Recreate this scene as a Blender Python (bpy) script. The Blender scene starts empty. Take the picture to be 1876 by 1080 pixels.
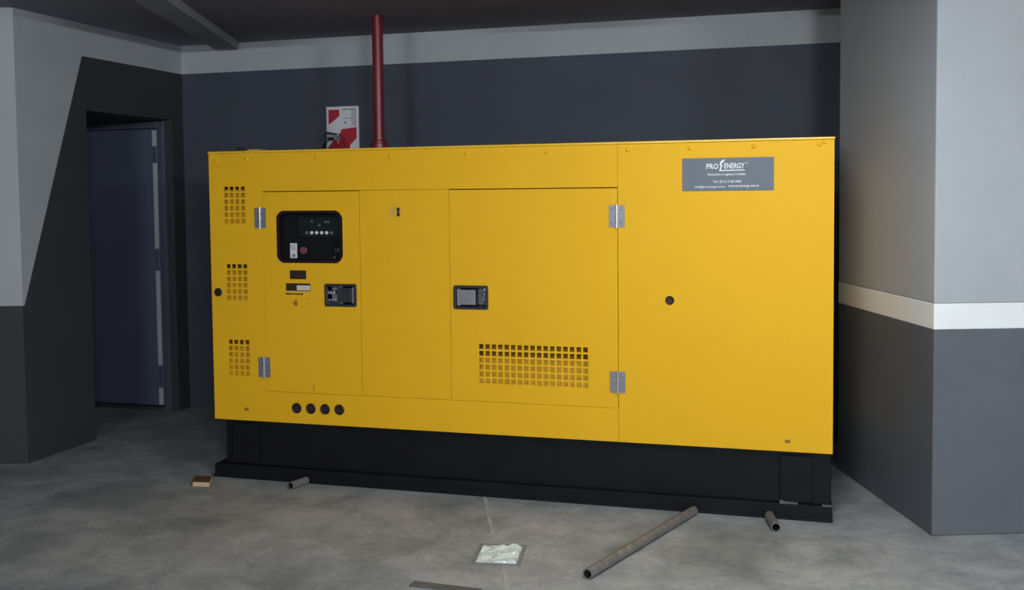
import bpy, bmesh, math, random
from mathutils import Vector, Matrix

random.seed(7)
SC = bpy.context.scene
COL = SC.collection
R = math.radians

# ------------------------------------------------------------------ camera
CAM_H = 1.552
PITCH, ROLL, FPX = R(2.97465), R(-0.59798), 1915.716
fw = Vector((0, math.cos(PITCH), -math.sin(PITCH)))
up = Vector((0, math.sin(PITCH), math.cos(PITCH)))
rt = Vector((1, 0, 0))
r2 = rt * math.cos(ROLL) + up * math.sin(ROLL)
u2 = -rt * math.sin(ROLL) + up * math.cos(ROLL)
cam_data = bpy.data.cameras.new('camera')
cam = bpy.data.objects.new('camera', cam_data)
COL.objects.link(cam)
m = Matrix.Identity(4)
for i, a in enumerate((r2, u2, -fw)):
    for j in range(3):
        m[j][i] = a[j]
m[2][3] = CAM_H
cam.matrix_world = m
cam_data.sensor_fit = 'HORIZONTAL'
cam_data.sensor_width = 36.0
cam_data.lens = 36.0 * FPX / 1876.0
cam_data.shift_x = 0.0078432     # the photograph is a crop: its optical centre lies above the middle
cam_data.shift_y = -0.0457195
cam_data.clip_start = 0.05
SC.camera = cam

# ------------------------------------------------------------------ world, view
w = bpy.data.worlds.new('garage_dark')
SC.world = w
w.use_nodes = True
w.node_tree.nodes['Background'].inputs[0].default_value = (0.6, 0.65, 0.75, 1)
w.node_tree.nodes['Background'].inputs[1].default_value = 0.02
SC.view_settings.view_transform = 'Standard'
SC.view_settings.look = 'None'
SC.view_settings.gamma = 1.0
SC.view_settings.use_curve_mapping = False
SC.view_settings.exposure = -0.05
# unseen battens, added as stand-in garage lights: x, y, z, turn, strength
ADDED_BATTENS = [(-2.6, -3.0, 2.58, 90, 900.0),
           (1.3, -3.0, 2.58, 90, 1450.0),
           (4.6, -3.0, 2.58, 90, 1150.0)]
ADDED_PANEL = (0.80, 3.30, 36.0)      # added square diffuser panel out of view, a stand-in light: x, y, strength

# ------------------------------------------------------------------ materials
def mat(name, col, rough=0.6, metal=0.0, var=0.0, vscale=6.0, bump=0.0, bscale=60.0, spec=None,
        emit=None, estr=0.0, coat=0.0, col2=None):
    mt = bpy.data.materials.new(name)
    mt.use_nodes = True
    nt = mt.node_tree
    b = nt.nodes['Principled BSDF']
    b.inputs['Base Color'].default_value = (*col, 1)
    b.inputs['Roughness'].default_value = rough
    b.inputs['Metallic'].default_value = metal
    if spec is not None:
        b.inputs['Specular IOR Level'].default_value = spec
    if coat:
        b.inputs['Coat Weight'].default_value = coat
        b.inputs['Coat Roughness'].default_value = 0.15
    if emit:
        b.inputs['Emission Color'].default_value = (*emit, 1)
        b.inputs['Emission Strength'].default_value = estr
    tc = nt.nodes.new('ShaderNodeTexCoord')
    if var > 0 or col2:
        n = nt.nodes.new('ShaderNodeTexNoise')
        n.inputs['Scale'].default_value = vscale
        n.inputs['Detail'].default_value = 6
        n.inputs['Roughness'].default_value = 0.6
        nt.links.new(tc.outputs['Object'], n.inputs['Vector'])
        cr = nt.nodes.new('ShaderNodeValToRGB')
        lo = col2 if col2 else tuple(max(0, c * (1 - var)) for c in col)
        hi = col if col2 else tuple(min(1, c * (1 + var)) for c in col)
        cr.color_ramp.elements[0].position = 0.32
        cr.color_ramp.elements[1].position = 0.68
        cr.color_ramp.elements[0].color = (*lo, 1)
        cr.color_ramp.elements[1].color = (*hi, 1)
        nt.links.new(n.outputs['Fac'], cr.inputs['Fac'])
        nt.links.new(cr.outputs['Color'], b.inputs['Base Color'])
    if bump > 0:
        n2 = nt.nodes.new('ShaderNodeTexNoise')
        n2.inputs['Scale'].default_value = bscale
        n2.inputs['Detail'].default_value = 4
        nt.links.new(tc.outputs['Object'], n2.inputs['Vector'])
        bp = nt.nodes.new('ShaderNodeBump')
        bp.inputs['Strength'].default_value = bump
        bp.inputs['Distance'].default_value = 0.01
        nt.links.new(n2.outputs['Fac'], bp.inputs['Height'])
        nt.links.new(bp.outputs['Normal'], b.inputs['Normal'])
    return mt

def concrete():
    mt = bpy.data.materials.new('concrete_floor')
    mt.use_nodes = True
    nt = mt.node_tree
    N, L = nt.nodes, nt.links
    b = N['Principled BSDF']
    b.inputs['Roughness'].default_value = 0.72
    tc = N.new('ShaderNodeTexCoord')
    def noise(scale, detail, rough, dist=0.0):
        n = N.new('ShaderNodeTexNoise')
        n.inputs['Scale'].default_value = scale
        n.inputs['Detail'].default_value = detail
        n.inputs['Roughness'].default_value = rough
        n.inputs['Distortion'].default_value = dist
        L.new(tc.outputs['Object'], n.inputs['Vector'])
        return n
    def ramp(fac, p0, c0, p1, c1):
        r = N.new('ShaderNodeValToRGB')
        r.color_ramp.elements[0].position = p0
        r.color_ramp.elements[1].position = p1
        r.color_ramp.elements[0].color = (*c0, 1)
        r.color_ramp.elements[1].color = (*c1, 1)
        L.new(fac, r.inputs['Fac'])
        return r.outputs['Color']
    def mix(kind, fac, a, c):
        x = N.new('ShaderNodeMix')
        x.data_type = 'RGBA'
        x.blend_type = kind
        x.inputs[0].default_value = fac
        L.new(a, x.inputs[6]); L.new(c, x.inputs[7])
        return x.outputs[2]
    n1 = noise(0.8, 4, 0.55, 0.3)
    n2 = noise(4.5, 9, 0.66, 0.35)
    n3 = noise(34.0, 6, 0.65)
    n4 = noise(1.7, 7, 0.62, 0.5)
    base = ramp(n1.outputs['Fac'], 0.35, (0.315, 0.330, 0.335), 0.66, (0.400, 0.402, 0.392))
    blot = ramp(n2.outputs['Fac'], 0.34, (0.62, 0.64, 0.66), 0.62, (1.05, 1.05, 1.05))
    fine = ramp(n3.outputs['Fac'], 0.30, (0.80, 0.80, 0.81), 0.70, (1.10, 1.10, 1.09))
    wet = ramp(n4.outputs['Fac'], 0.36, (0.60, 0.63, 0.65), 0.50, (1.0, 1.0, 1.0))
    c = mix('MULTIPLY', 0.85, base, blot)
    c = mix('MULTIPLY', 0.8, c, fine)
    c = mix('MULTIPLY', 0.75, c, wet)
    L.new(c, b.inputs['Base Color'])
    bp = N.new('ShaderNodeBump')
    bp.inputs['Strength'].default_value = 0.25
    bp.inputs['Distance'].default_value = 0.006
    L.new(n2.outputs['Fac'], bp.inputs['Height'])
    L.new(bp.outputs['Normal'], b.inputs['Normal'])
    return mt

M = {
    'floor': concrete(),
    'light_wall': mat('light_grey_wall_paint', (0.42, 0.44, 0.46), 0.75, var=0.05, vscale=1.5, bump=0.08, bscale=40),
    'white_band': mat('white_wall_paint', (0.86, 0.88, 0.87), 0.7, var=0.03, vscale=3, bump=0.05, bscale=40),
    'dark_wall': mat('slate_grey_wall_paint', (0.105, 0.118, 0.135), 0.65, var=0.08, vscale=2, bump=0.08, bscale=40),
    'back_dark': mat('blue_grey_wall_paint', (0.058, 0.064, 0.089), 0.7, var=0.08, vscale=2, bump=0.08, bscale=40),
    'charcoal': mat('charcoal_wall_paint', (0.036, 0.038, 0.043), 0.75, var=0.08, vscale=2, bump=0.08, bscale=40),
    'ceiling': mat('dark_ceiling_concrete', (0.22, 0.21, 0.25), 0.85, var=0.10, vscale=1.2, bump=0.1, bscale=20),
    'beam': mat('grey_beam_paint', (0.30, 0.31, 0.32), 0.8, var=0.08, vscale=3),
    'plain_wall': mat('plain_garage_wall', (0.40, 0.41, 0.43), 0.8, var=0.05, vscale=1.0),
    'yellow': mat('yellow_powder_coat', (0.80, 0.438, 0.011), 0.5, var=0.015, vscale=1.5, bump=0.03, bscale=240, spec=0.22),
    'yellow_edge': mat('yellow_gloss_coat', (0.84, 0.50, 0.03), 0.25, var=0.015, vscale=1.5, spec=0.7, coat=0.6),
    'yellow_in': mat('yellow_inner_sheet', (0.70, 0.40, 0.015), 0.6, var=0.03),
    'black': mat('black_frame_paint', (0.0075, 0.0075, 0.0095), 0.5, var=0.15, vscale=8, bump=0.05, bscale=90, spec=0.15),
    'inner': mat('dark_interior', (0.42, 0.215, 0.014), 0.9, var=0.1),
    'gasket': mat('black_rubber_gasket', (0.012, 0.006, 0.008), 0.6, var=0.1, spec=0.2),
    'board': mat('black_control_board', (0.006, 0.007, 0.008), 0.6, var=0.1, spec=0.15),
    'module': mat('dark_controller_plastic', (0.008, 0.013, 0.013), 0.5, var=0.1, spec=0.2),
    'plug': mat('dark_maroon_rubber', (0.022, 0.007, 0.009), 0.5, var=0.1),
    'button': mat('pale_grey_button', (0.62, 0.66, 0.66), 0.5, var=0.03),
    'button_dim': mat('dim_grey_button', (0.10, 0.11, 0.10), 0.5, var=0.03),
    'stop': mat('dull_red_button', (0.16, 0.045, 0.055), 0.45, var=0.1),
    'steel': mat('zinc_steel', (0.30, 0.29, 0.32), 0.48, 0.75, var=0.08, vscale=30),
    'bright_steel': mat('bright_pin_steel', (0.75, 0.75, 0.78), 0.25, 0.9, var=0.05, vscale=30),
    'chrome': mat('chrome', (0.62, 0.63, 0.65), 0.12, 1.0, var=0.02),
    'latch_dark': mat('dark_latch_metal', (0.06, 0.06, 0.07), 0.3, 0.6, var=0.05),
    'brown': mat('dark_brown_plate', (0.028, 0.009, 0.006), 0.5, var=0.1),
    'label_white': mat('label_white', (0.66, 0.66, 0.64), 0.6, var=0.03),
    'label_tan': mat('label_tan', (0.62, 0.38, 0.06), 0.6, var=0.03),
    'mark': mat('printed_mark', (0.30, 0.13, 0.006), 0.6, var=0.05),
    'sign_grey': mat('sign_grey', (0.16, 0.182, 0.21), 0.6, var=0.05, vscale=12, spec=0.2),
    'print_white': mat('print_white', (0.80, 0.81, 0.82), 0.6, var=0.02),
    'red_pipe': mat('red_pipe_paint', (0.19, 0.014, 0.026), 0.35, var=0.06, vscale=10),
    'red_ext': mat('red_enamel', (0.42, 0.018, 0.028), 0.3, var=0.04, coat=0.3),
    'red_print': mat('red_print', (0.46, 0.020, 0.045), 0.5, var=0.04),
    'sign_white': mat('sign_white', (0.74, 0.74, 0.76), 0.5, var=0.03),
    'grey_print': mat('grey_print', (0.16, 0.16, 0.18), 0.6, var=0.05),
    'door_blue': mat('dark_blue_door_paint', (0.085, 0.095, 0.150), 0.5, var=0.06, vscale=2),
    'frame_blue': mat('dark_blue_frame_paint', (0.065, 0.076, 0.108), 0.5, var=0.06, vscale=2),
    'strip': mat('pale_edge_strip', (0.42, 0.43, 0.47), 0.5, var=0.05, vscale=20),
    'pipe_steel': mat('weathered_steel_pipe', (0.21, 0.195, 0.185), 0.55, 0.35, var=0.25, vscale=25, bump=0.1, bscale=120),
    'pipe_inside': mat('dark_pipe_bore', (0.015, 0.014, 0.014), 0.8, var=0.1),  # near-black colour for the inside of the pipes
    'wood_top': mat('dirty_wood', (0.12, 0.055, 0.025), 0.7, var=0.35, vscale=40),
    'wood_end': mat('fresh_cut_wood', (0.62, 0.44, 0.28), 0.7, var=0.12, vscale=60),
    'mortar': mat('pale_mortar', (0.375, 0.378, 0.375), 0.85, var=0.16, vscale=14),
    'box_rim': mat('wet_cement_rim', (0.20, 0.21, 0.205), 0.8, var=0.2, vscale=20),
    'film': mat('crumpled_plastic_film', (0.60, 0.68, 0.64), 0.25, var=0.14, vscale=25, spec=0.7),
    'dark_bar': mat('dark_steel_bar', (0.10, 0.10, 0.10), 0.7, 0.0, var=0.2, vscale=20),
    'tube': mat('lamp_tube', (0.9, 0.9, 0.9), 0.4, emit=(0.91, 0.965, 1.0), estr=1.0),
    'housing': mat('white_lamp_housing', (0.7, 0.7, 0.7), 0.4, var=0.02),
}

# ------------------------------------------------------------------ mesh helpers
def obj(name, bm, mats, parent=None, smooth=False, bevel=0.0, seg=1, recalc=True):
    if recalc:
        bmesh.ops.recalc_face_normals(bm, faces=bm.faces[:])
    me = bpy.data.meshes.new(name)
    bm.to_mesh(me)
    bm.free()
    if not isinstance(mats, (list, tuple)):
        mats = [mats]
    for x in mats:
        me.materials.append(M[x])
    if smooth:
        for p in me.polygons:
            p.use_smooth = True
        try:
            me.set_sharp_from_angle(angle=R(40))
        except Exception:
            pass
    o = bpy.data.objects.new(name, me)
    COL.objects.link(o)
    if parent:
        o.parent = parent
    if bevel > 0:
        md = o.modifiers.new('bevel', 'BEVEL')
        md.width = bevel
        md.segments = seg
        md.limit_method = 'ANGLE'
        md.angle_limit = R(40)
    return o

def empty(name, loc, rz=0.0):
    o = bpy.data.objects.new(name, None)
    COL.objects.link(o)
    o.location = loc
    o.rotation_euler = (0, 0, rz)
    o.empty_display_size = 0.1
    return o

def tag(o, label, cat, group=None):
    o['label'] = label
    o['category'] = cat
    if group:
        o['group'] = group
    return o

def struct(o, label=None):
    o['kind'] = 'structure'
    if label:
        o['label'] = label
    return o

def box(bm, x0, x1, y0, y1, z0, z1, mi=0):
    v = [bm.verts.new(p) for p in ((x0, y0, z0), (x1, y0, z0), (x1, y1, z0), (x0, y1, z0),
                                   (x0, y0, z1), (x1, y0, z1), (x1, y1, z1), (x0, y1, z1))]
    for f in ((0, 3, 2, 1), (4, 5, 6, 7), (0, 1, 5, 4), (1, 2, 6, 5), (2, 3, 7, 6), (3, 0, 4, 7)):
        bm.faces.new([v[i] for i in f]).material_index = mi
    return v

def bxobj(name, x0, x1, y0, y1, z0, z1, mt, parent=None, bevel=0.0, seg=1):
    bm = bmesh.new()
    box(bm, x0, x1, y0, y1, z0, z1)
    return obj(name, bm, mt, parent, bevel=bevel, seg=seg)

def plate(bm, x0, x1, z0, z1, holes, y0, y1, mi=0):
    """upright sheet in the x-z plane from y0 to y1 with rectangular holes (x0,x1,z0,z1)"""
    xs = sorted({round(t, 5) for t in [x0, x1] + [h[i] for h in holes for i in (0, 1)] if x0 - 1e-6 <= t <= x1 + 1e-6})
    zs = sorted({round(t, 5) for t in [z0, z1] + [h[i] for h in holes for i in (2, 3)] if z0 - 1e-6 <= t <= z1 + 1e-6})
    nx, nz = len(xs) - 1, len(zs) - 1
    def solid(i, j):
        if i < 0 or j < 0 or i >= nx or j >= nz:
            return False
        cx, cz = (xs[i] + xs[i + 1]) / 2, (zs[j] + zs[j + 1]) / 2
        return not any(h[0] < cx < h[1] and h[2] < cz < h[3] for h in holes)
    vf, vb = {}, {}
    def V(d, i, j, y):
        if (i, j) not in d:
            d[(i, j)] = bm.verts.new((xs[i], y, zs[j]))
        return d[(i, j)]
    F = lambda i, j: V(vf, i, j, y0)
    B = lambda i, j: V(vb, i, j, y1)
    for i in range(nx):
        for j in range(nz):
            if not solid(i, j):
                continue
            fs = [(F(i, j), F(i + 1, j), F(i + 1, j + 1), F(i, j + 1)),
                  (B(i, j), B(i, j + 1), B(i + 1, j + 1), B(i + 1, j))]
            if not solid(i - 1, j): fs.append((F(i, j), F(i, j + 1), B(i, j + 1), B(i, j)))
            if not solid(i + 1, j): fs.append((F(i + 1, j), B(i + 1, j), B(i + 1, j + 1), F(i + 1, j + 1)))
            if not solid(i, j - 1): fs.append((F(i, j), B(i, j), B(i + 1, j), F(i + 1, j)))
            if not solid(i, j + 1): fs.append((F(i, j + 1), F(i + 1, j + 1), B(i + 1, j + 1), B(i, j + 1)))
            for f in fs:
                bm.faces.new(f).material_index = mi

def prism(bm, pts, y0, y1, mi=0):
    """polygon (x,z) extruded from y0 to y1"""
    a = [bm.verts.new((p[0], y0, p[1])) for p in pts]
    b = [bm.verts.new((p[0], y1, p[1])) for p in pts]
    n = len(pts)
    bm.faces.new(a).material_index = mi
    bm.faces.new(b[::-1]).material_index = mi
    for i in range(n):
        bm.faces.new((a[i], b[i], b[(i + 1) % n], a[(i + 1) % n])).material_index = mi

def hprism(bm, pts, z0, z1, mi=0):
    """polygon (x,y) extruded from z0 to z1"""
    a = [bm.verts.new((p[0], p[1], z0)) for p in pts]
    b = [bm.verts.new((p[0], p[1], z1)) for p in pts]
    n = len(pts)
    bm.faces.new(a).material_index = mi
    bm.faces.new(b[::-1]).material_index = mi
    for i in range(n):
        bm.faces.new((a[i], b[i], b[(i + 1) % n], a[(i + 1) % n])).material_index = mi

def lathe(bm, prof, origin, axis='Z', n=24, mi=0, cap=True):
    """profile of (radius, height) turned about an axis through origin"""
    ox, oy, oz = origin
    rings = []
    for r_, h in prof:
        ring = []
        for k in range(n):
            a = 2 * math.pi * k / n
            c, s = r_ * math.cos(a), r_ * math.sin(a)
            if axis == 'Z': p = (ox + c, oy + s, oz + h)
            elif axis == 'Y': p = (ox + c, oy + h, oz + s)
            else: p = (ox + h, oy + c, oz + s)
            ring.append(bm.verts.new(p))
        rings.append(ring)
    for a, b in zip(rings, rings[1:]):
        for k in range(n):
            bm.faces.new((a[k], a[(k + 1) % n], b[(k + 1) % n], b[k])).material_index = mi
    if cap:
        bm.faces.new(rings[0]).material_index = mi
        bm.faces.new(rings[-1][::-1]).material_index = mi

def tube_path(bm, pts, r_, n=12, mi=0):
    pts = [Vector(p) for p in pts]
    rings = []
    for i, p in enumerate(pts):
        d = (pts[min(i + 1, len(pts) - 1)] - pts[max(i - 1, 0)]).normalized()
        ref = Vector((0, 0, 1)) if abs(d.z) < 0.9 else Vector((1, 0, 0))
        a = d.cross(ref).normalized(); b = d.cross(a)
        rings.append([bm.verts.new(p + a * r_ * math.cos(2 * math.pi * k / n) + b * r_ * math.sin(2 * math.pi * k / n)) for k in range(n)])
    for a, b in zip(rings, rings[1:]):
        for k in range(n):
            bm.faces.new((a[k], a[(k + 1) % n], b[(k + 1) % n], b[k])).material_index = mi
    bm.faces.new(rings[0]).material_index = mi
    bm.faces.new(rings[-1][::-1]).material_index = mi

def ring_frame(bm, outer, inner, y0, y1, mi=0):
    """closed frame between two polygons (x,z) of equal length"""
    n = len(outer)
    A = [bm.verts.new((p[0], y0, p[1])) for p in outer]; B = [bm.verts.new((p[0], y0, p[1])) for p in inner]
    C = [bm.verts.new((p[0], y1, p[1])) for p in outer]; D = [bm.verts.new((p[0], y1, p[1])) for p in inner]
    for i in range(n):
        j = (i + 1) % n
        for f in ((A[i], A[j], B[j], B[i]), (C[i], D[i], D[j], C[j]), (A[i], C[i], C[j], A[j]), (B[i], B[j], D[j], D[i])):
            bm.faces.new(f).material_index = mi

def chamfer_rect(x0, x1, z0, z1, c, seg=4):
    pts = []
    for cx, cz, a0 in ((x1 - c, z0 + c, -90), (x1 - c, z1 - c, 0), (x0 + c, z1 - c, 90), (x0 + c, z0 + c, 180)):
        for k in range(seg + 1):
            a = R(a0 + 90 * k / seg)
            pts.append((cx + c * math.cos(a), cz + c * math.sin(a)))
    return pts

def text_into(bm, body, cx, cz, width, height, y, thick=0.0006, bold=0.0, shear=0.0, mi=0):
    """flat lettering standing in the x-z plane, centred on cx, fitted to width and height"""
    cu = bpy.data.curves.new('lettering', 'FONT')
    cu.body = body
    cu.offset = bold
    cu.shear = shear
    cu.resolution_u = 3
    o = bpy.data.objects.new('lettering', cu)
    COL.objects.link(o)
    bpy.context.view_layer.update()
    dg = bpy.context.evaluated_depsgraph_get()
    me = bpy.data.meshes.new_from_object(o.evaluated_get(dg))
    bpy.data.objects.remove(o)
    bpy.data.curves.remove(cu)
    xs = [v.co.x for v in me.vertices]; ys = [v.co.y for v in me.vertices]
    x0, x1, y0, y1 = min(xs), max(xs), min(ys), max(ys)
    vs = [bm.verts.new((cx + ((v.co.x - x0) / (x1 - x0) - 0.5) * width, y, cz + ((v.co.y - y0) / (y1 - y0) - 0.5) * height)) for v in me.vertices]
    for p in me.polygons:
        try:
            bm.faces.new([vs[i] for i in p.vertices]).material_index = mi
        except ValueError:
            pass
    bpy.data.meshes.remove(me)

# ------------------------------------------------------------------ the garage shell
PSI, PSIG, PSIC = R(16.48068), R(16.48068), R(-2.69053)
CW = (-2.33249, 7.66925)       # back left corner
PC = (1.90443, 4.61464)        # near corner of the right-hand column
GP = (-1.61598, 5.75406)       # generator, front left foot
CEIL = 2.6482
ZD = 2.4440                    # height where the dark paint ends

bm = bmesh.new()
box(bm, -7, 7, -4.5, 12, -0.12, 0.0)
floor = struct(obj('floor', bm, 'floor'), 'mottled grey concrete floor')
bm = bmesh.new()
box(bm, -7, 7, -4.5, 12, CEIL, CEIL + 0.15)
struct(obj('ceiling', bm, 'ceiling'), 'dark concrete ceiling')
for nm, a in (('wall_front', (-7, 7, -4.7, -4.5)), ('wall_far_left', (-7.2, -7, -4.5, 12)), ('wall_far_right', (7, 7.2, -4.5, 12))):
    bm = bmesh.new()
    box(bm, *a, 0, CEIL)
    struct(obj(nm, bm, 'plain_wall'), 'plain painted garage wall behind the viewer')

# back wall: local x along the wall to the right, y into the wall
wb = empty('wall_back', (CW[0], CW[1], 0), -PSI)
wb['kind'] = 'structure'; wb['label'] = 'blue-grey back wall with light grey band under the ceiling'
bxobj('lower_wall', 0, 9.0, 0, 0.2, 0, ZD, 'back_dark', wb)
bxobj('upper_band', 0, 9.0, 0, 0.2, ZD, CEIL, 'light_wall', wb)

# left wall: same frame; the wall face is x=0, it runs towards the viewer along -y
SN, SO, SJ, ZL, WT = 1.670, 1.062, 0.140, 2.1058, 0.16
wl = empty('wall_left', (CW[0], CW[1], 0), -PSI)
wl['kind'] = 'structure'; wl['label'] = 'left wall in charcoal and light grey with slanted paint edge and doorway'
def yz_slab(bm, pts, x0, x1, mi=0):
    a = [bm.verts.new((x1, p[0], p[1])) for p in pts]; b = [bm.verts.new((x0, p[0], p[1])) for p in pts]
    n = len(pts)
    bm.faces.new(a).material_index = mi
    bm.faces.new(b[::-1]).material_index = mi
    for i in range(n):
        bm.faces.new((a[i], b[i], b[(i + 1) % n], a[(i + 1) % n])).material_index = mi
sd = 1.086                      # where the slanted edge meets the top of the dark paint
dl = lambda z: -(1.656 - (1.656 - sd) * (z - 0.93) / (ZD - 0.93))
bm = bmesh.new()                # dark paint beside and above the doorway
yz_slab(bm, [(-SN, 0), (-SO, 0), (-SO, ZL), (-sd, ZD), (dl(0.93), 0.93), (-SN, 0.93)], -WT, 0)
yz_slab(bm, [(-SO, ZL), (-SJ, ZL), (0, ZL), (0, ZD), (-sd, ZD)], -WT, 0)
yz_slab(bm, [(-SJ, 0), (0, 0), (0, ZL), (-SJ, ZL)], -0.06, 0)
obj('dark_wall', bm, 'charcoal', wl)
bm = bmesh.new()
yz_slab(bm, [(-SN, 0.93), (dl(0.93), 0.93), (-sd, ZD), (0, ZD), (0, CEIL), (-SN, CEIL)], -WT, 0)
obj('light_wall', bm, 'light_wall', wl)
# wall at the end of the passage that holds the door, flush with the far jamb
DL0, DL1, DZ0, DZ1 = -1.05, -0.128, 0.032, 2.045
bm = bmesh.new()
plate(bm, -3.0, -0.061, 0, CEIL, [(DL0 - 0.07, DL1 + 0.055, -0.1, DZ1 + 0.06)], -SJ, -SJ + 0.12)
struct(obj('wall_passage', bm, 'frame_blue', wl))
# left pillar face (nearest the picture edge)
nearc = (CW[0] - SN * math.sin(PSI), CW[1] - SN * math.cos(PSI))
wp = empty('wall_left_pillar', (nearc[0], nearc[1], 0), -PSIC)
wp['kind'] = 'structure'; wp['label'] = 'left pillar face, light grey above charcoal'
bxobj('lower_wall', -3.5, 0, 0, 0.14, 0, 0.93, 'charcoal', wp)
bxobj('upper_wall', -3.5, 0, 0, 0.14, 0.93, CEIL, 'light_wall', wp)

# right-hand column with white band
wc = empty('wall_right', (PC[0], PC[1], 0), -PSIC)
wc['kind'] = 'structure'; wc['label'] = 'broad right column, light grey above slate with white band'
DC = 1.157
bxobj('lower_wall', 0, 1.9, 0, DC, 0, 0.9295, 'dark_wall', wc, bevel=0.006, seg=2)
bxobj('white_band', -0.0015, 1.9, -0.0015, DC, 0.9295, 1.0453, 'white_band', wc, bevel=0.004, seg=2)
bxobj('upper_wall', 0, 1.9, 0, DC, 1.0453, CEIL, 'light_wall', wc, bevel=0.006, seg=2)

# ceiling beam near the left corner, running towards the back wall
bm = bmesh.new()
bx = [(-1.90, 4.5), (-1.72, 4.5), (-1.87, 7.50), (-2.05, 7.50)]
hprism(bm, bx, CEIL - 0.05, CEIL + 0.01)
struct(obj('trim_1', bm, 'beam', bevel=0.004), 'pale narrow beam under the dark ceiling')

# door at the end of the passage
d = empty('door_1', (CW[0], CW[1], 0), -PSI)
d['kind'] = 'structure'; d['label'] = 'dark blue steel door in the doorway with pale edge strip'
yf = -SJ
bm = bmesh.new()
box(bm, DL1 + 0.005, DL1 + 0.055, yf - 0.006, yf + 0.1, 0, DZ1 + 0.055)
box(bm, DL0 - 0.07, DL0 - 0.005, yf - 0.006, yf + 0.1, 0, DZ1 + 0.055)
box(bm, DL0 - 0.005, DL1 + 0.005, yf - 0.006, yf + 0.1, DZ1 + 0.005, DZ1 + 0.055)
obj('door_frame', bm, 'frame_blue', d, bevel=0.003)
bxobj('door_leaf', DL0, DL1, yf + 0.002, yf + 0.05, DZ0, DZ1, 'door_blue', d, bevel=0.004)
bxobj('threshold', DL0 - 0.005, DL1 + 0.005, yf - 0.02, yf + 0.1, 0, DZ0 - 0.006, 'charcoal', d, bevel=0.004)
for z0, z1 in ((0.04, 0.165), (0.33, 1.02), (1.18, 1.80), (1.92, 2.035)):
    bxobj('edge_strip', DL1 - 0.037, DL1 - 0.003, yf - 0.006, yf + 0.004, z0, z1, 'strip', d, bevel=0.002)
for z in (0.247, 1.10, 1.86):
    bm = bmesh.new()
    box(bm, DL1 - 0.032, DL1 + 0.03, yf - 0.009, yf + 0.003, z - 0.055, z + 0.055)
    lathe(bm, [(0.008, -0.06), (0.008, 0.06)], (DL1 + 0.002, yf - 0.012, z), 'Z', 10)
    obj('hinge', bm, 'frame_blue', d)

# mortar over the cable chase and round the floor box: thin skins on the slab
def ragged(path, wd, z1, name, seed):
    rnd = random.Random(seed)
    L_, R_ = [], []
    for i, (x, y) in enumerate(path):
        a = path[max(i - 1, 0)]; b = path[min(i + 1, len(path) - 1)]
        dx, dy = b[0] - a[0], b[1] - a[1]
        l = math.hypot(dx, dy)
        nx, ny = -dy / l, dx / l
        e1, e2 = wd * (0.7 + 0.6 * rnd.random()) / 2, wd * (0.7 + 0.6 * rnd.random()) / 2
        L_.append((x + nx * e1, y + ny * e1)); R_.append((x - nx * e2, y - ny * e2))
    bm = bmesh.new()
    n = len(path)
    va = [bm.verts.new((*p, z1)) for p in L_]; vb = [bm.verts.new((*p, z1)) for p in R_]
    ga = [bm.verts.new((*p, -0.002)) for p in L_]; gb = [bm.verts.new((*p, -0.002)) for p in R_]
    for i in range(n - 1):
        bm.faces.new((va[i], va[i + 1], vb[i + 1], vb[i]))
        bm.faces.new((va[i], ga[i], ga[i + 1], va[i + 1]))
        bm.faces.new((vb[i], vb[i + 1], gb[i + 1], gb[i]))
    return obj(name, bm, 'mortar', floor)
def lerp_path(a, b, n, wob, seed):
    rnd = random.Random(seed)
    return [(a[0] + (b[0] - a[0]) * i / n + rnd.uniform(-wob, wob), a[1] + (b[1] - a[1]) * i / n) for i in range(n + 1)]
ragged(lerp_path((-0.122, 5.42), (-0.058, 4.62), 12, 0.004, 3), 0.017, 0.0020, 'mortar_strip', 4)
ragged(lerp_path((-0.014, 4.26), (0.010, 3.70), 8, 0.004, 5), 0.018, 0.0020, 'mortar_strip', 6)

# ------------------------------------------------------------------ added lamps, all out of view
for i, (x, y, z, rz, s) in enumerate(ADDED_BATTENS):
    t = empty('added_batten', (x, y, CEIL), R(rz))
    tag(t, ('leftmost of three added unseen ceiling battens behind the viewer', 'middle one of three added unseen ceiling battens behind the viewer', 'rightmost of three added unseen ceiling battens behind the viewer')[i], 'ceiling light', 'ceiling battens')
    dz = z - CEIL
    bm = bmesh.new()
    prism(bm, [(-0.05, 0), (0.05, 0), (0.035, dz + 0.02), (-0.035, dz + 0.02)], -0.63, 0.63)
    obj('housing', bm, 'housing', t)
    mt = M['tube'].copy(); mt.name = 'lamp_tube'
    mt.node_tree.nodes['Principled BSDF'].inputs['Emission Strength'].default_value = s
    M['tube%d' % i] = mt
    bm = bmesh.new()
    lathe(bm, [(0.014, -0.6), (0.014, 0.6)], (0, 0, dz - 0.004), 'Y', 12)
    obj('tube', bm, 'tube%d' % i, t, smooth=True)
    for e in (-1, 1):
        bxobj('lamp_holder', -0.018, 0.018, e * 0.605 - 0.012, e * 0.605 + 0.012, dz - 0.022, dz + 0.025, 'housing', t)

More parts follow.
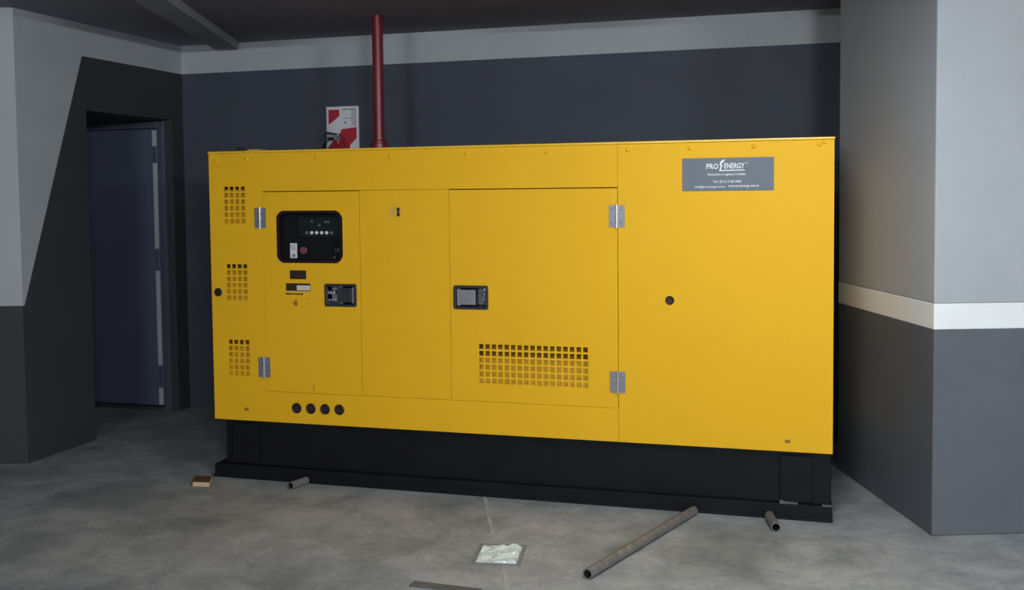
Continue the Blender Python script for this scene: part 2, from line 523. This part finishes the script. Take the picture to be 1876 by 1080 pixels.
t = empty('added_panel_light', (ADDED_PANEL[0], ADDED_PANEL[1], CEIL), 0)
tag(t, 'added unseen square ceiling panel light in front of the generator', 'ceiling light')
bm = bmesh.new()
for q in ((-0.32, -0.30, -0.32, 0.32), (0.30, 0.32, -0.32, 0.32), (-0.30, 0.30, -0.32, -0.30), (-0.30, 0.30, 0.30, 0.32)):
    box(bm, *q, -0.05, 0)
obj('panel_frame', bm, 'housing', t)
mt = M['tube'].copy(); mt.name = 'panel_diffuser'
mt.node_tree.nodes['Principled BSDF'].inputs['Emission Strength'].default_value = ADDED_PANEL[2]
M['diffuser'] = mt
bxobj('diffuser', -0.30, 0.30, -0.30, 0.30, -0.048, -0.040, 'diffuser', t)

# ------------------------------------------------------------------ generator set
GL, GD, ZB, ZT = 3.2755, 0.86, 0.3219, 1.7990
g = empty('diesel_generator', (GP[0], GP[1], 0), -PSIG)
tag(g, 'large yellow soundproof diesel generator on a black skid base', 'generator')
TH = 0.02
# carcass
bm = bmesh.new()
box(bm, 0.004, 0.03, TH, GD, ZB, ZT - 0.014)
obj('end_panel', bm, 'yellow', g, bevel=0.003)
bm = bmesh.new()
box(bm, GL - 0.03, GL - 0.012, TH, GD, ZB, ZT - 0.014)
obj('end_panel', bm, 'yellow', g, bevel=0.003)
for k in range(14):
    z = ZB + 0.10 + k * 0.095
    bm = bmesh.new()
    box(bm, GL - 0.014, GL - 0.003, TH + 0.05, GD - 0.05, z, z + 0.03)
    obj('louvre_slat', bm, 'yellow', g)
bm = bmesh.new()
box(bm, GL - 0.03, GL - 0.004, TH, TH + 0.03, ZB, ZT - 0.014)
obj('corner_post', bm, 'yellow', g)
bxobj('rear_panel', 0.03, GL - 0.03, GD - 0.03, GD, ZB, ZT - 0.014, 'yellow', g, bevel=0.003)
bxobj('roof_panel', -0.004, GL + 0.004, -0.005, GD + 0.005, ZT - 0.013, ZT, 'yellow_edge', g, bevel=0.0055, seg=3)
bxobj('inner_bulkhead', 0.032, GL - 0.032, 0.115, 0.125, ZB, ZT - 0.016, 'inner', g)
bxobj('floor_pan', 0.03, GL - 0.03, TH, GD - 0.03, ZB, ZB + 0.01, 'inner', g)

def grille(parent, x0, x1, z0, z1, nc, nr, bar, dark_rows, name='vent_grille'):
    cw = (x1 - x0 + bar) / nc
    rh = (z1 - z0 + bar) / nr
    hs = [(x0 + i * cw, x0 + i * cw + cw - bar, z0 + j * rh, z0 + j * rh + rh - bar) for i in range(nc) for j in range(nr)]
    bm = bmesh.new()
    mg = 0.006
    plate(bm, x0 - mg, x1 + mg, z0 - mg, z1 + mg, hs, 0.0, 0.004)
    o = obj(name, bm, 'yellow', parent)
    # sloping sheet behind the holes, nearer to them at the foot
    bm = bmesh.new()
    a, b = 0.046, 0.022
    xs = (x0 - mg - 0.04, x1 + mg + 0.025)
    zt_ = z0 + rh * (nr - dark_rows) + 0.004
    vs = [bm.verts.new(p) for p in ((xs[0], b, z0 - 0.01), (xs[1], b, z0 - 0.01), (xs[1], a, zt_), (xs[0], a, zt_),
                                    (xs[0], b + 0.003, z0 - 0.01), (xs[1], b + 0.003, z0 - 0.01), (xs[1], a + 0.003, zt_), (xs[0], a + 0.003, zt_))]
    for f in ((0, 1, 2, 3), (7, 6, 5, 4), (0, 4, 5, 1), (1, 5, 6, 2), (2, 6, 7, 3), (3, 7, 4, 0)):
        bm.faces.new([vs[i] for i in f])
    obj('baffle', bm, 'yellow_in', parent)
    return (x0 - mg, x1 + mg, z0 - mg, z1 + mg)

# front sheets
X1, X2, X3, X4, DZT, DZB = 0.3240, 0.8935, 1.3938, 2.2668, 1.5765, 0.4900
gr = [(0.0925, 0.2185, 1.4055, 1.6057), (0.0966, 0.2229, 0.9865, 1.1825), (0.0989, 0.2255, 0.5690, 0.7665)]
mg = 0.006
holes = [(X1, X4 + 0.1, DZB - 0.0005, DZT + 0.0020)] + [(a - mg, b + mg, c - mg, e + mg) for a, b, c, e in gr]
bm = bmesh.new()
plate(bm, 0, X4 - 0.0004, ZB, ZT - 0.0135, holes, 0, TH)
fp = obj('front_frame_panel', bm, 'yellow', g, bevel=0.0010)
for q, dr in zip(gr, (0.85, 1.15, 1.5)):
    grille(fp, *q, 4, 6, 0.0105, dr)
bm = bmesh.new()
plate(bm, X4 + 0.0004, GL, ZB, ZT - 0.0135, [], 0, TH)
rp = obj('right_front_panel', bm, 'yellow', g, bevel=0.0010)

WIN = (0.4120, 0.7925, 1.1960, 1.4700)
H1 = (0.6868, 0.8712, 0.9625, 1.0843)
H2 = (1.4134, 1.5998, 0.9636, 1.0863)
bm = bmesh.new()
plate(bm, X1 + 0.0012, X2 - 0.001, DZB + 0.0008, DZT - 0.0022, [WIN, (H1[0] + .006, H1[1] - .006, H1[2] + .006, H1[3] - .006)], 0, TH)
d1 = obj('control_door', bm, 'yellow', g, bevel=0.0010)
bm = bmesh.new()
plate(bm, X2 + 0.001, X3 - 0.001, DZB + 0.0008, DZT + 0.0008, [], 0.001, TH)
mp = obj('middle_panel', bm, 'yellow', g, bevel=0.0010)
BG = (1.5470, 2.1132, 0.5860, 0.7865)
bm = bmesh.new()
plate(bm, X3 + 0.001, X4 - 0.0022, DZB + 0.0008, DZT - 0.0024,
      [(BG[0] - mg, BG[1] + mg, BG[2] - mg, BG[3] + mg), (H2[0] + .006, H2[1] - .006, H2[2] + .006, H2[3] - .006)], 0, TH)
d2 = obj('engine_door', bm, 'yellow', g, bevel=0.0010)
grille(d2, *BG, 17, 6, 0.0105, 2.45)

# hinges
def hinge(parent, cx, z0, z1, hw):
    bm = bmesh.new()
    for s in (-1, 1):
        a, b = sorted((cx + s * 0.0055, cx + s * hw))
        box(bm, a, b, -0.0045, 0.0005, z0 + 0.002, z1 - 0.002)
        for zz in (z0 + 0.022, z1 - 0.022):
            lathe(bm, [(0.0068, -0.0042), (0.0068, -0.006), (0.004, -0.0075)], ((cx + s * hw * 0.60), 0, zz), 'Y', 10)
    for k in range(3):
        h = (z1 - z0 + 0.008) / 3
        za = z0 - 0.004 + k * h
        lathe(bm, [(0.0062, 0.0008), (0.0062, h - 0.0008)], (cx, -0.0075, za), 'Z', 12, mi=1)
    return obj('hinge', bm, ['steel', 'bright_steel'], parent)
hinge(d1, 0.3115, 1.379, 1.491, 0.0335)
hinge(d1, 0.3165, 0.566, 0.678, 0.0350)
hinge(d2, 2.2625, 1.382, 1.4925, 0.039)
hinge(d2, 2.2635, 0.566, 0.674, 0.038)

# recessed paddle latches
def latch(parent, q, flip):
    x0, x1, z0, z1 = q
    cx = (x0 + x1) / 2
    X = (lambda t: x0 + t) if not flip else (lambda t: x1 - t)
    def bb(bm, a, b, *r_):
        lo, hi = sorted((X(a), X(b)))
        box(bm, lo, hi, *r_)
    W = x1 - x0
    bm = bmesh.new()
    ring_frame(bm, chamfer_rect(x0, x1, z0, z1, 0.010), chamfer_rect(x0 + 0.013, x1 - 0.013, z0 + 0.013, z1 - 0.013, 0.006), -0.007, 0.014)
    obj('latch_frame', bm, 'latch_dark', parent, bevel=0.0025, seg=2)
    bm = bmesh.new()     # dished tray
    a0, a1, b0, b1 = x0 + 0.012, x1 - 0.012, z0 + 0.012, z1 - 0.012
    i0, i1, j0, j1 = a0 + 0.016, a1 - 0.016, b0 + 0.012, b1 - 0.012
    o_ = [bm.verts.new(p) for p in ((a0, 0.004, b0), (a1, 0.004, b0), (a1, 0.004, b1), (a0, 0.004, b1))]
    n_ = [bm.verts.new(p) for p in ((i0, 0.030, j0), (i1, 0.030, j0), (i1, 0.030, j1), (i0, 0.030, j1))]
    for k in range(4):
        bm.faces.new((o_[k], o_[(k + 1) % 4], n_[(k + 1) % 4], n_[k]))
    bm.faces.new(n_)
    obj('latch_tray', bm, 'chrome', parent)
    bm = bmesh.new()     # paddle that is pulled
    bb(bm, 0.070, 0.150, -0.001, 0.005, z0 + 0.022, z1 - 0.022)
    bb(bm, 0.150, 0.160, -0.004, 0.012, z0 + 0.018, z1 - 0.018)
    obj('latch_paddle', bm, 'latch_dark' if not flip else 'steel', parent, bevel=0.0025, seg=2)
    bm = bmesh.new()     # bright lip of the paddle
    bb(bm, 0.160, 0.168, -0.005, 0.010, z0 + 0.018, z1 - 0.018)
    obj('latch_lip', bm, 'steel', parent, bevel=0.002, seg=2)
    bm = bmesh.new()     # lock cylinder
    lathe(bm, [(0.013, 0.026), (0.013, 0.003), (0.010, 0.000), (0.004, 0.000)], (X(0.045), 0, (z0 + z1) / 2 + 0.010), 'Y', 16)
    lathe(bm, [(0.006, 0.026), (0.006, 0.004)], (X(0.033), 0, z0 + 0.034), 'Y', 12)
    obj('latch_lock', bm, 'chrome', parent, smooth=True)
latch(d1, H1, False)
latch(d2, H2, True)

# control window on the left door
bm = bmesh.new()
a, b, c_, e = WIN
ring_frame(bm, chamfer_rect(a - 0.003, b + 0.003, c_ - 0.003, e + 0.003, 0.004, 4), chamfer_rect(a + 0.013, b - 0.013, c_ + 0.012, e - 0.012, 0.035, 4), -0.004, 0.055)
# yellow corner fillets of the cut-out sit in front of the gasket corners
obj('window_gasket', bm, 'gasket', d1, bevel=0.0015)
for sx, cx0 in ((1, a), (-1, b)):
    for sz, cz0 in ((1, c_), (-1, e)):
        rr = 0.034
        pts = [(cx0 - sx * 0.004, cz0 - sz * 0.004), (cx0 + sx * rr, cz0 - sz * 0.004)]
        for k in range(1, 4):
            t = R(90 * k / 4)
            pts.append((cx0 + sx * (rr - rr * math.sin(t)), cz0 + sz * (rr - rr * math.cos(t))))
        pts.append((cx0 - sx * 0.004, cz0 + sz * rr))
        bm = bmesh.new()
        prism(bm, pts, -0.0052, 0.002)
        obj('window_corner', bm, 'yellow', d1)
bxobj('control_board', a - 0.002, b + 0.002, 0.050, 0.056, c_ - 0.002, e + 0.002, 'board', d1)
bxobj('controller_module', 0.517, 0.772, 0.038, 0.051, 1.327, 1.439, 'module', d1, bevel=0.003, seg=2)
for k in range(6):
    bm = bmesh.new()
    lathe(bm, [(0.0095, 0.039), (0.0095, 0.034), (0.007, 0.032)], (0.5685 + k * 0.0293, 0, 1.3535), 'Y', 14)
    obj('push_button', bm, 'button' if k in (1, 2, 3, 4) else 'button_dim', d1)
for x, z, s in ((0.5985, 1.4145, .007), (0.6425, 1.394, .008), (0.678, 1.412, .007), (0.695, 1.411, .007)):
    bxobj('indicator', x - s, x + s, 0.035, 0.039, z - s * .8, z + s * .8, 'button_dim', d1, bevel=0.001)
bm = bmesh.new()
box(bm, 0.487, 0.529, 0.047, 0.051, 1.222, 1.303, 0)
box(bm, 0.501, 0.517, 0.0458, 0.047, 1.229, 1.243, 1)
box(bm, 0.493, 0.523, 0.0458, 0.047, 1.268, 1.271, 1)
box(bm, 0.493, 0.497, 0.0458, 0.047, 1.275, 1.296, 1)
box(bm, 0.510, 0.514, 0.0458, 0.047, 1.275, 1.296, 1)
for v_ in bm.verts: v_.co.x -= 0.0265; v_.co.z -= 0.0065
obj('instruction_label', bm, ['label_white', 'grey_print'], d1)
bm = bmesh.new()
lathe(bm, [(0.010, 0.051), (0.010, 0.036), (0.021, 0.034), (0.022, 0.028), (0.017, 0.022), (0.006, 0.020)], (0.550, 0, 1.2575), 'Y', 24)
obj('emergency_stop', bm, 'stop', d1, smooth=True)
bm = bmesh.new()
lathe(bm, [(0.015, 0.051), (0.015, 0.042), (0.012, 0.040)], (0.778, 0, 1.264), 'Y', 18)
box(bm, 0.7745, 0.7815, 0.026, 0.041, 1.252, 1.276)
box(bm, 0.778, 0.797, 0.030, 0.040, 1.268, 1.275)
for v_ in bm.verts: v_.co.x -= 0.0380; v_.co.z -= 0.0050
obj('key_switch', bm, 'latch_dark', d1, smooth=True)
bm = bmesh.new()
lathe(bm, [(0.007, 0.051), (0.007, 0.044)], (0.7247, 0, 1.2217), 'Y', 12)
obj('indicator', bm, 'button_dim', d1)

# plates under the window
bm = bmesh.new()
box(bm, 0.507, 0.608, -0.0015, 0.001, 1.111, 1.158, 0)
box(bm, 0.514, 0.601, -0.002, -0.0015, 1.117, 1.119, 1)
box(bm, 0.520, 0.580, -0.002, -0.0015, 1.132, 1.134, 1)
for v_ in bm.verts: v_.co.x *= 0.951; v_.co.z -= 0.0050
obj('nameplate', bm, ['brown', 'gasket'], d1)
bm = bmesh.new()
box(bm, 0.481, 0.633, -0.0012, 0.001, 1.048, 1.088, 0)
box(bm, 0.549, 0.630, -0.0018, -0.0012, 1.0515, 1.0775, 1)
for k in range(5):
    box(bm, 0.559 + k * 0.013, 0.563 + k * 0.013, -0.0022, -0.0018, 1.056, 1.073, 2)
for v_ in bm.verts: v_.co.x *= 0.951; v_.co.z -= 0.0050
obj('maker_plate', bm, ['brown', 'label_white', 'label_tan'], d1)
bm = bmesh.new()
box(bm, 0.476, 0.633, -0.0008, 0.001, 1.0405, 1.0475, 0)
box(bm, 0.478, 0.516, -0.0012, 0.001, 1.0275, 1.0345, 1)
box(bm, 0.519, 0.534, -0.0012, 0.001, 1.0280, 1.0340, 1)
box(bm, 0.537, 0.587, -0.0012, 0.001, 1.0270, 1.0335, 1)
box(bm, 0.600, 0.633, -0.0010, 0.001, 1.0060, 1.0075, 2)
prism(bm, [(0.523, 0.985), (0.540, 0.998), (0.549, 0.994), (0.551, 0.975), (0.546, 0.965), (0.530, 0.970)], -0.0012, 0.001, 2)
for v_ in bm.verts: v_.co.x *= 0.951; v_.co.z -= 0.0050
obj('printed_note', bm, ['label_tan', 'brown', 'mark'], d1)
bxobj('door_stay_mark', 0.6080, 0.6110, -0.002, 0.001, 0.503, 0.540, 'mark', d1)

# small emblem on the middle panel: two pale stripes and a dark figure
bm = bmesh.new()
box(bm, 1.117, 1.190, -0.0005, 0.002, 1.441, 1.495, 0)
box(bm, 1.1225, 1.154, -0.0012, 0, 1.472, 1.487, 1)
box(bm, 1.1225, 1.154, -0.0012, 0, 1.449, 1.464, 1)
prism(bm, [(1.158, 1.446), (1.177, 1.446), (1.178, 1.458), (1.174, 1.468), (1.178, 1.478), (1.177, 1.490), (1.158, 1.490), (1.165, 1.468)], -0.0012, 0.0, 2)
for v_ in bm.verts: v_.co.x = (v_.co.x - 1.12) * 0.963 + 1.0669; v_.co.z -= 0.0050
obj('emblem', bm, ['yellow_in', 'label_tan', 'brown'], mp)

# grey maker's sign with lettering on the right panel
SX0, SX1, SZ0, SZ1 = 2.5802, 3.0060, 1.5555, 1.7115
bxobj('sign_plate', SX0, SX1, -0.0035, 0.001, SZ0, SZ1, 'sign_grey', rp, bevel=0.001)
U = lambda px: SX0 + (px - 1250) * (SX1 - SX0) / 168.0
Zp = lambda py: SZ1 - (py - 288.5) * (SZ1 - SZ0) / 60.5
yt = -0.0042
bm = bmesh.new()
text_into(bm, 'PRO', U(1306), Zp(304), 0.056, 0.026, yt, bold=0.02)
text_into(bm, 'ENERGY', U(1346.5), Zp(303.5), 0.094, 0.026, yt, bold=0.02)
text_into(bm, '\u00ae', U(1369), Zp(299), 0.009, 0.009, yt)
# tall flame stroke between the words
fl = [(1318.5, 313), (1321.5, 303), (1319.5, 302), (1320.5, 296), (1325, 292), (1330, 292.5), (1327, 295), (1326, 299),
      (1323.8, 296.5), (1322.9, 301), (1325, 301.5), (1322, 310), (1323, 313)]
vs = [bm.verts.new((U(x), yt, Zp(y))) for x, y in fl]
bm.faces.new(vs)
vs = [bm.verts.new((U(x), yt, Zp(y))) for x, y in ((1322.5, 311.0), (1364.5, 310.6), (1365, 312.4), (1322, 312.9))]
bm.faces.new(vs)
text_into(bm, 'Generaci\u00f3n y Log\u00edstica Confiable', U(1332), Zp(319.3), 0.176, 0.0140, yt, bold=0.012)
text_into(bm, 'Tel.: (011) 15 00 7000', U(1333), Zp(332.8), 0.130, 0.0150, yt, bold=0.012)
text_into(bm, 'info@proenergy.com.ar', U(1302), Zp(341.8), 0.146, 0.0118, yt, bold=0.012)
text_into(bm, 'www.proenergy.com.ar', U(1363.5), Zp(341.4), 0.143, 0.0110, yt, bold=0.012)
obj('sign_lettering', bm, 'print_white', rp, recalc=False)

# rubber plugs, slots, bolts
def plug(parent, x, z, r_):
    bm = bmesh.new()
    lathe(bm, [(r_, 0.002), (r_, -0.004), (r_ * 0.86, -0.007), (r_ * 0.74, -0.006), (r_ * 0.66, -0.002), (r_ * 0.3, -0.0015)], (x, 0, z), 'Y', 24)
    obj('rubber_plug', bm, 'plug', parent, smooth=True)
plug(fp, 0.0415, 1.0270, 0.0235)
plug(rp, 2.5190, 1.0287, 0.0215)
for k in range(4):
    plug(fp, 0.5068 + k * 0.0841, 0.4057 + k * 0.0011, 0.0285)
for par, x, z in ((fp, 0.2005, 0.3848), (rp, 3.072, 0.3714)):
    bm = bmesh.new()
    prism(bm, chamfer_rect(x - 0.013, x + 0.013, z - 0.008, z + 0.008, 0.006), -0.002, 0.002)
    obj('drain_slot', bm, 'mark', par)
for x, z in ((0.0181, 1.7715), (0.048, 1.7494), (0.2362, 1.7547), (0.6532, 1.7553), (1.0746, 1.7540), (1.4871, 1.7554), (1.9102, 1.7574),
             (2.3172, 1.7593), (2.6166, 1.7606), (2.9137, 1.7616), (3.2082, 1.7650), (3.2297, 1.7740)):
    bm = bmesh.new()
    lathe(bm, [(0.0105, 0.001), (0.0105, -0.002), (0.0085, -0.006), (0.004, -0.008)], (x, 0, z), 'Y', 12)
    obj('bolt', bm, 'yellow', fp if x < 2.26 else rp, smooth=True)

# roof fittings at the left end
bm = bmesh.new()
box(bm, 0.115, 0.215, 0.03, 0.09, ZT - 0.001, ZT + 0.005)
tube_path(bm, [(0.137 + 0.028 - 0.028 * math.cos(R(t)), 0.06, ZT + 0.004 + 0.014 * math.sin(R(t))) for t in range(0, 181, 20)], 0.005, 8)
obj('lifting_eye', bm, 'latch_dark', g)
bm = bmesh.new()
prism(bm, [(0.222, ZT - 0.001), (0.312, ZT - 0.001), (0.300, ZT + 0.008), (0.234, ZT + 0.008)], 0.02, 0.10)
obj('filler_cap', bm, 'label_tan', g, bevel=0.002)

# skid base
bm = bmesh.new()
box(bm, 0.052, GL - 0.006, 0.028, GD - 0.03, 0.07, ZB)
obj('fuel_tank_base', bm, 'black', g, bevel=0.006, seg=2)
for y0, y1 in ((-0.010, 0.10), (GD - 0.11, GD - 0.0)):
    bm = bmesh.new()
    box(bm, 0.0, GL - 0.002, y0, y1, 0.0, 0.074)
    box(bm, -0.012, GL + 0.001, y0 - 0.004, y1, 0.0, 0.012)
    obj('skid_rail', bm, 'black', g, bevel=0.004, seg=2)
for x in (-0.004, GL - 0.064):
    bm = bmesh.new()
    box(bm, x, x + 0.06, 0.10, GD - 0.11, 0.005, 0.07)
    obj('cross_member', bm, 'black', g, bevel=0.004)
for x0 in (0.10, 3.036):
    bm = bmesh.new()
    box(bm, x0, x0 + 0.150, 0.016, 0.03, 0.078, ZB - 0.02)
    obj('lifting_plate', bm, 'black', g, bevel=0.003)
bm = bmesh.new()
prism(bm, [(3.036, 0.073), (3.120, 0.073), (3.120, 0.079), (3.058, 0.082), (3.036, 0.088)], -0.008, 0.018)
obj('mounting_tab', bm, 'dark_bar', g, bevel=0.002)
bxobj('mounting_tab', 3.228, 3.272, -0.009, 0.012, 0.0735, 0.079, 'dark_bar', g, bevel=0.001)

# ------------------------------------------------------------------ fire riser, sign, extinguisher
px_, py_ = -0.763, 6.480
t = empty('fire_riser', (px_, py_, 0))
tag(t, 'red painted vertical fire pipe behind the yellow generator', 'pipe')
bm = bmesh.new()
lathe(bm, [(0.034, 0.0), (0.034, CEIL)], (0, 0, 0), 'Z', 24)
obj('pipe', bm, 'red_pipe', t, smooth=True)
bm = bmesh.new()
lathe(bm, [(0.036, 1.800), (0.053, 1.805), (0.053, 1.868), (0.047, 1.873), (0.047, 1.884), (0.036, 1.890)], (0, 0, 0), 'Z', 24)
obj('coupling', bm, 'red_pipe', t, smooth=True)
bm = bmesh.new()
lathe(bm, [(0.07, 0.0), (0.07, 0.012), (0.036, 0.016)], (0, 0, 0), 'Z', 24)
obj('base_flange', bm, 'red_pipe', t, smooth=True)

def wall_empty(name, x, z):
    o = empty(name, (CW[0] + x * math.cos(PSI), CW[1] - x * math.sin(PSI), z), -PSI)
    return o
S0, S1, SB, ST = 1.152, 1.397, 1.820, 2.169
t = wall_empty('extinguisher_sign', S0, SB)
tag(t, 'white and red fire extinguisher sign on the blue-grey wall', 'sign')
W, Hh = S1 - S0, ST - SB
bxobj('backboard', 0, W, -0.008, -0.0005, 0, Hh, 'sign_white', t, bevel=0.001)
bm = bmesh.new()
prism(bm, [(0.018, Hh - 0.125), (0.018, Hh - 0.022), (0.100, Hh - 0.022), (0.100, Hh - 0.065)], -0.009, -0.0075)
obj('red_corner', bm, 'red_print', t)
bm = bmesh.new()
prism(bm, [(0.012, 0.012), (0.012, Hh - 0.275), (0.090, Hh - 0.207), (0.118, Hh - 0.157), (0.228, Hh - 0.146), (0.228, Hh - 0.222), (0.180, Hh - 0.265), (0.165, 0.012)], -0.009, -0.0075)
obj('red_field', bm, 'red_print', t)
bm = bmesh.new()
box(bm, 0.122, 0.222, -0.0088, -0.0075, Hh - 0.024, Hh - 0.018)
box(bm, 0.216, 0.221, -0.0088, -0.0075, Hh - 0.140, Hh - 0.018)
box(bm, 0.130, 0.195, -0.0088, -0.0075, Hh - 0.086, Hh - 0.083)
prism(bm, [(0.130, Hh - 0.118), (0.158, Hh - 0.118), (0.142, Hh - 0.104)], -0.0088, -0.0075)
for k in range(9):
    x = 0.188 + (k % 2) * 0.004
    box(bm, x, x + 0.020, -0.0088, -0.0075, Hh - 0.034 - k * 0.012, Hh - 0.029 - k * 0.012)
obj('printed_panel', bm, 'grey_print', t)

ex, ez = 1.290, 1.352
t = wall_empty('fire_extinguisher', ex, ez)
tag(t, 'red fire extinguisher hanging on wall, top showing above generator', 'fire extinguisher')
yo = -0.115
bm = bmesh.new()
lathe(bm, [(0.070, 0.0), (0.080, 0.012), (0.082, 0.03), (0.082, 0.46), (0.078, 0.495), (0.064, 0.525), (0.042, 0.545), (0.026, 0.553), (0.024, 0.575)], (0, yo, 0), 'Z', 28)
obj('cylinder', bm, 'red_ext', t, smooth=True)
bm = bmesh.new()
lathe(bm, [(0.019, 0.570), (0.019, 0.600), (0.013, 0.604), (0.013, 0.620)], (0.0, yo, 0), 'Z', 16)
lathe(bm, [(0.017, -0.040), (0.017, -0.025)], (0.0, yo, 0.592), 'Y', 16)
obj('valve', bm, 'steel', t, smooth=True)
bm = bmesh.new()
box(bm, -0.105, 0.012, yo - 0.011, yo + 0.011, 0.590, 0.600)
prism(bm, [(-0.100, 0.622), (0.012, 0.612), (0.012, 0.620), (-0.096, 0.640)], yo - 0.011, yo + 0.011)
obj('lever_handle', bm, 'latch_dark', t, bevel=0.002)
bm = bmesh.new()
tube_path(bm, [(-0.015, yo, 0.585), (-0.06, yo - 0.01, 0.588), (-0.098, yo - 0.015, 0.55), (-0.105, yo - 0.015, 0.44), (-0.100, yo - 0.01, 0.15)], 0.010, 10)
obj('hose', bm, 'gasket', t, smooth=True)
bm = bmesh.new()
box(bm, -0.02, 0.02, yo + 0.080, -0.001, 0.30, 0.42)
obj('wall_bracket', bm, 'steel', t)

# ------------------------------------------------------------------ loose things on the floor
def roller(name, a, b, r_, label):
    a = Vector((*a, 0)); b = Vector((*b, 0))
    l = (b - a).length
    t = empty(name, a, math.atan2(b.y - a.y, b.x - a.x))
    tag(t, label, 'steel pipe', 'steel roller pipes')
    bm = bmesh.new()
    n, ri = 20, r_ * 0.80
    rings = []
    for x, rad in ((0, ri), (0, r_), (l, r_), (l, ri)):
        rings.append([bm.verts.new((x, rad * math.cos(2 * math.pi * k / n), r_ + rad * math.sin(2 * math.pi * k / n))) for k in range(n)])
    for p, q in zip(rings, rings[1:]):
        for k in range(n):
            bm.faces.new((p[k], p[(k + 1) % n], q[(k + 1) % n], q[k]))
    obj('tube_wall', bm, 'pipe_steel', t, smooth=True)
    bm = bmesh.new()
    p = [[bm.verts.new((x, ri * math.cos(2 * math.pi * k / n), r_ + ri * math.sin(2 * math.pi * k / n))) for k in range(n)] for x in (0, l)]
    for k in range(n):
        bm.faces.new((p[0][k], p[1][k], p[1][(k + 1) % n], p[0][(k + 1) % n]))
    obj('bore', bm, 'pipe_inside', t, smooth=True, recalc=False)
    return t
roller('steel_pipe', (0.322, 4.134), (0.900, 4.960), 0.0215, 'long steel pipe lying on floor, pointing from generator towards the viewer')
roller('steel_pipe', (1.226, 4.692), (1.240, 4.868), 0.0220, 'short steel pipe end sticking out of the base at the right end')
roller('steel_pipe', (-1.144, 5.470), (-1.080, 5.576), 0.0200, 'short steel pipe end sticking out of the base at its left part')

bm = bmesh.new()
wv = [(-1.686, 5.545), (-1.592, 5.531), (-1.612, 5.655), (-1.710, 5.675)]
hprism(bm, wv, 0, 0.026, 0)
for f in bm.faces:
    c = f.calc_center_median()
    if abs(f.normal.z) < 0.5 and c.y < 5.56:
        f.material_index = 1
bmesh.ops.recalc_face_normals(bm, faces=bm.faces[:])
for f in bm.faces:
    if abs(f.normal.z) < 0.5:
        f.material_index = 1
o = obj('wood_block', bm, ['wood_top', 'wood_end'], bevel=0.0015)
tag(o, 'small wooden offcut on floor left of the black base', 'wood block')

# floor box with crumpled film
t = empty('floor_box', (-0.035, 4.425, 0), R(-8))
tag(t, 'square floor box filled with crumpled whitish plastic film', 'floor box')
bm = bmesh.new()
ring_frame(bm, [(-0.105, -0.128), (0.105, -0.128), (0.105, 0.128), (-0.105, 0.128)], [(-0.090, -0.112), (0.090, -0.112), (0.090, 0.112), (-0.090, 0.112)], 0.0, 0.006)
for v in bm.verts:
    v.co = Vector((v.co.x, v.co.z, v.co.y))
obj('rim', bm, 'box_rim', t)
bm = bmesh.new()
rnd = random.Random(11)
nx, ny = 16, 22
grid = [[None] * (ny + 1) for _ in range(nx + 1)]
for i in range(nx + 1):
    for j in range(ny + 1):
        x = -0.089 + 0.178 * i / nx
        y = -0.111 + 0.222 * j / ny
        h = 0.004 + 0.013 * abs(math.sin(x * 47 + y * 31 + 1.3 * math.sin(y * 53))) * (0.5 + 0.5 * math.sin(x * 29 - y * 61)) + rnd.uniform(0, 0.004)
        if i in (0, nx) or j in (0, ny):
            h = 0.003
        grid[i][j] = bm.verts.new((x, y, h))
for i in range(nx):
    for j in range(ny):
        q = (grid[i][j], grid[i + 1][j], grid[i + 1][j + 1], grid[i][j + 1])
        bm.faces.new((q[0], q[1], q[2])); bm.faces.new((q[0], q[2], q[3]))
obj('plastic_film', bm, 'film', t)

bm = bmesh.new()
hprism(bm, [(-0.375, 4.123), (-0.100, 4.030), (-0.116, 3.984), (-0.391, 4.077)], 0, 0.007)
o = obj('flat_bar', bm, 'dark_bar', bevel=0.0015)
tag(o, 'dark flat steel bar on floor at the bottom edge', 'steel bar')
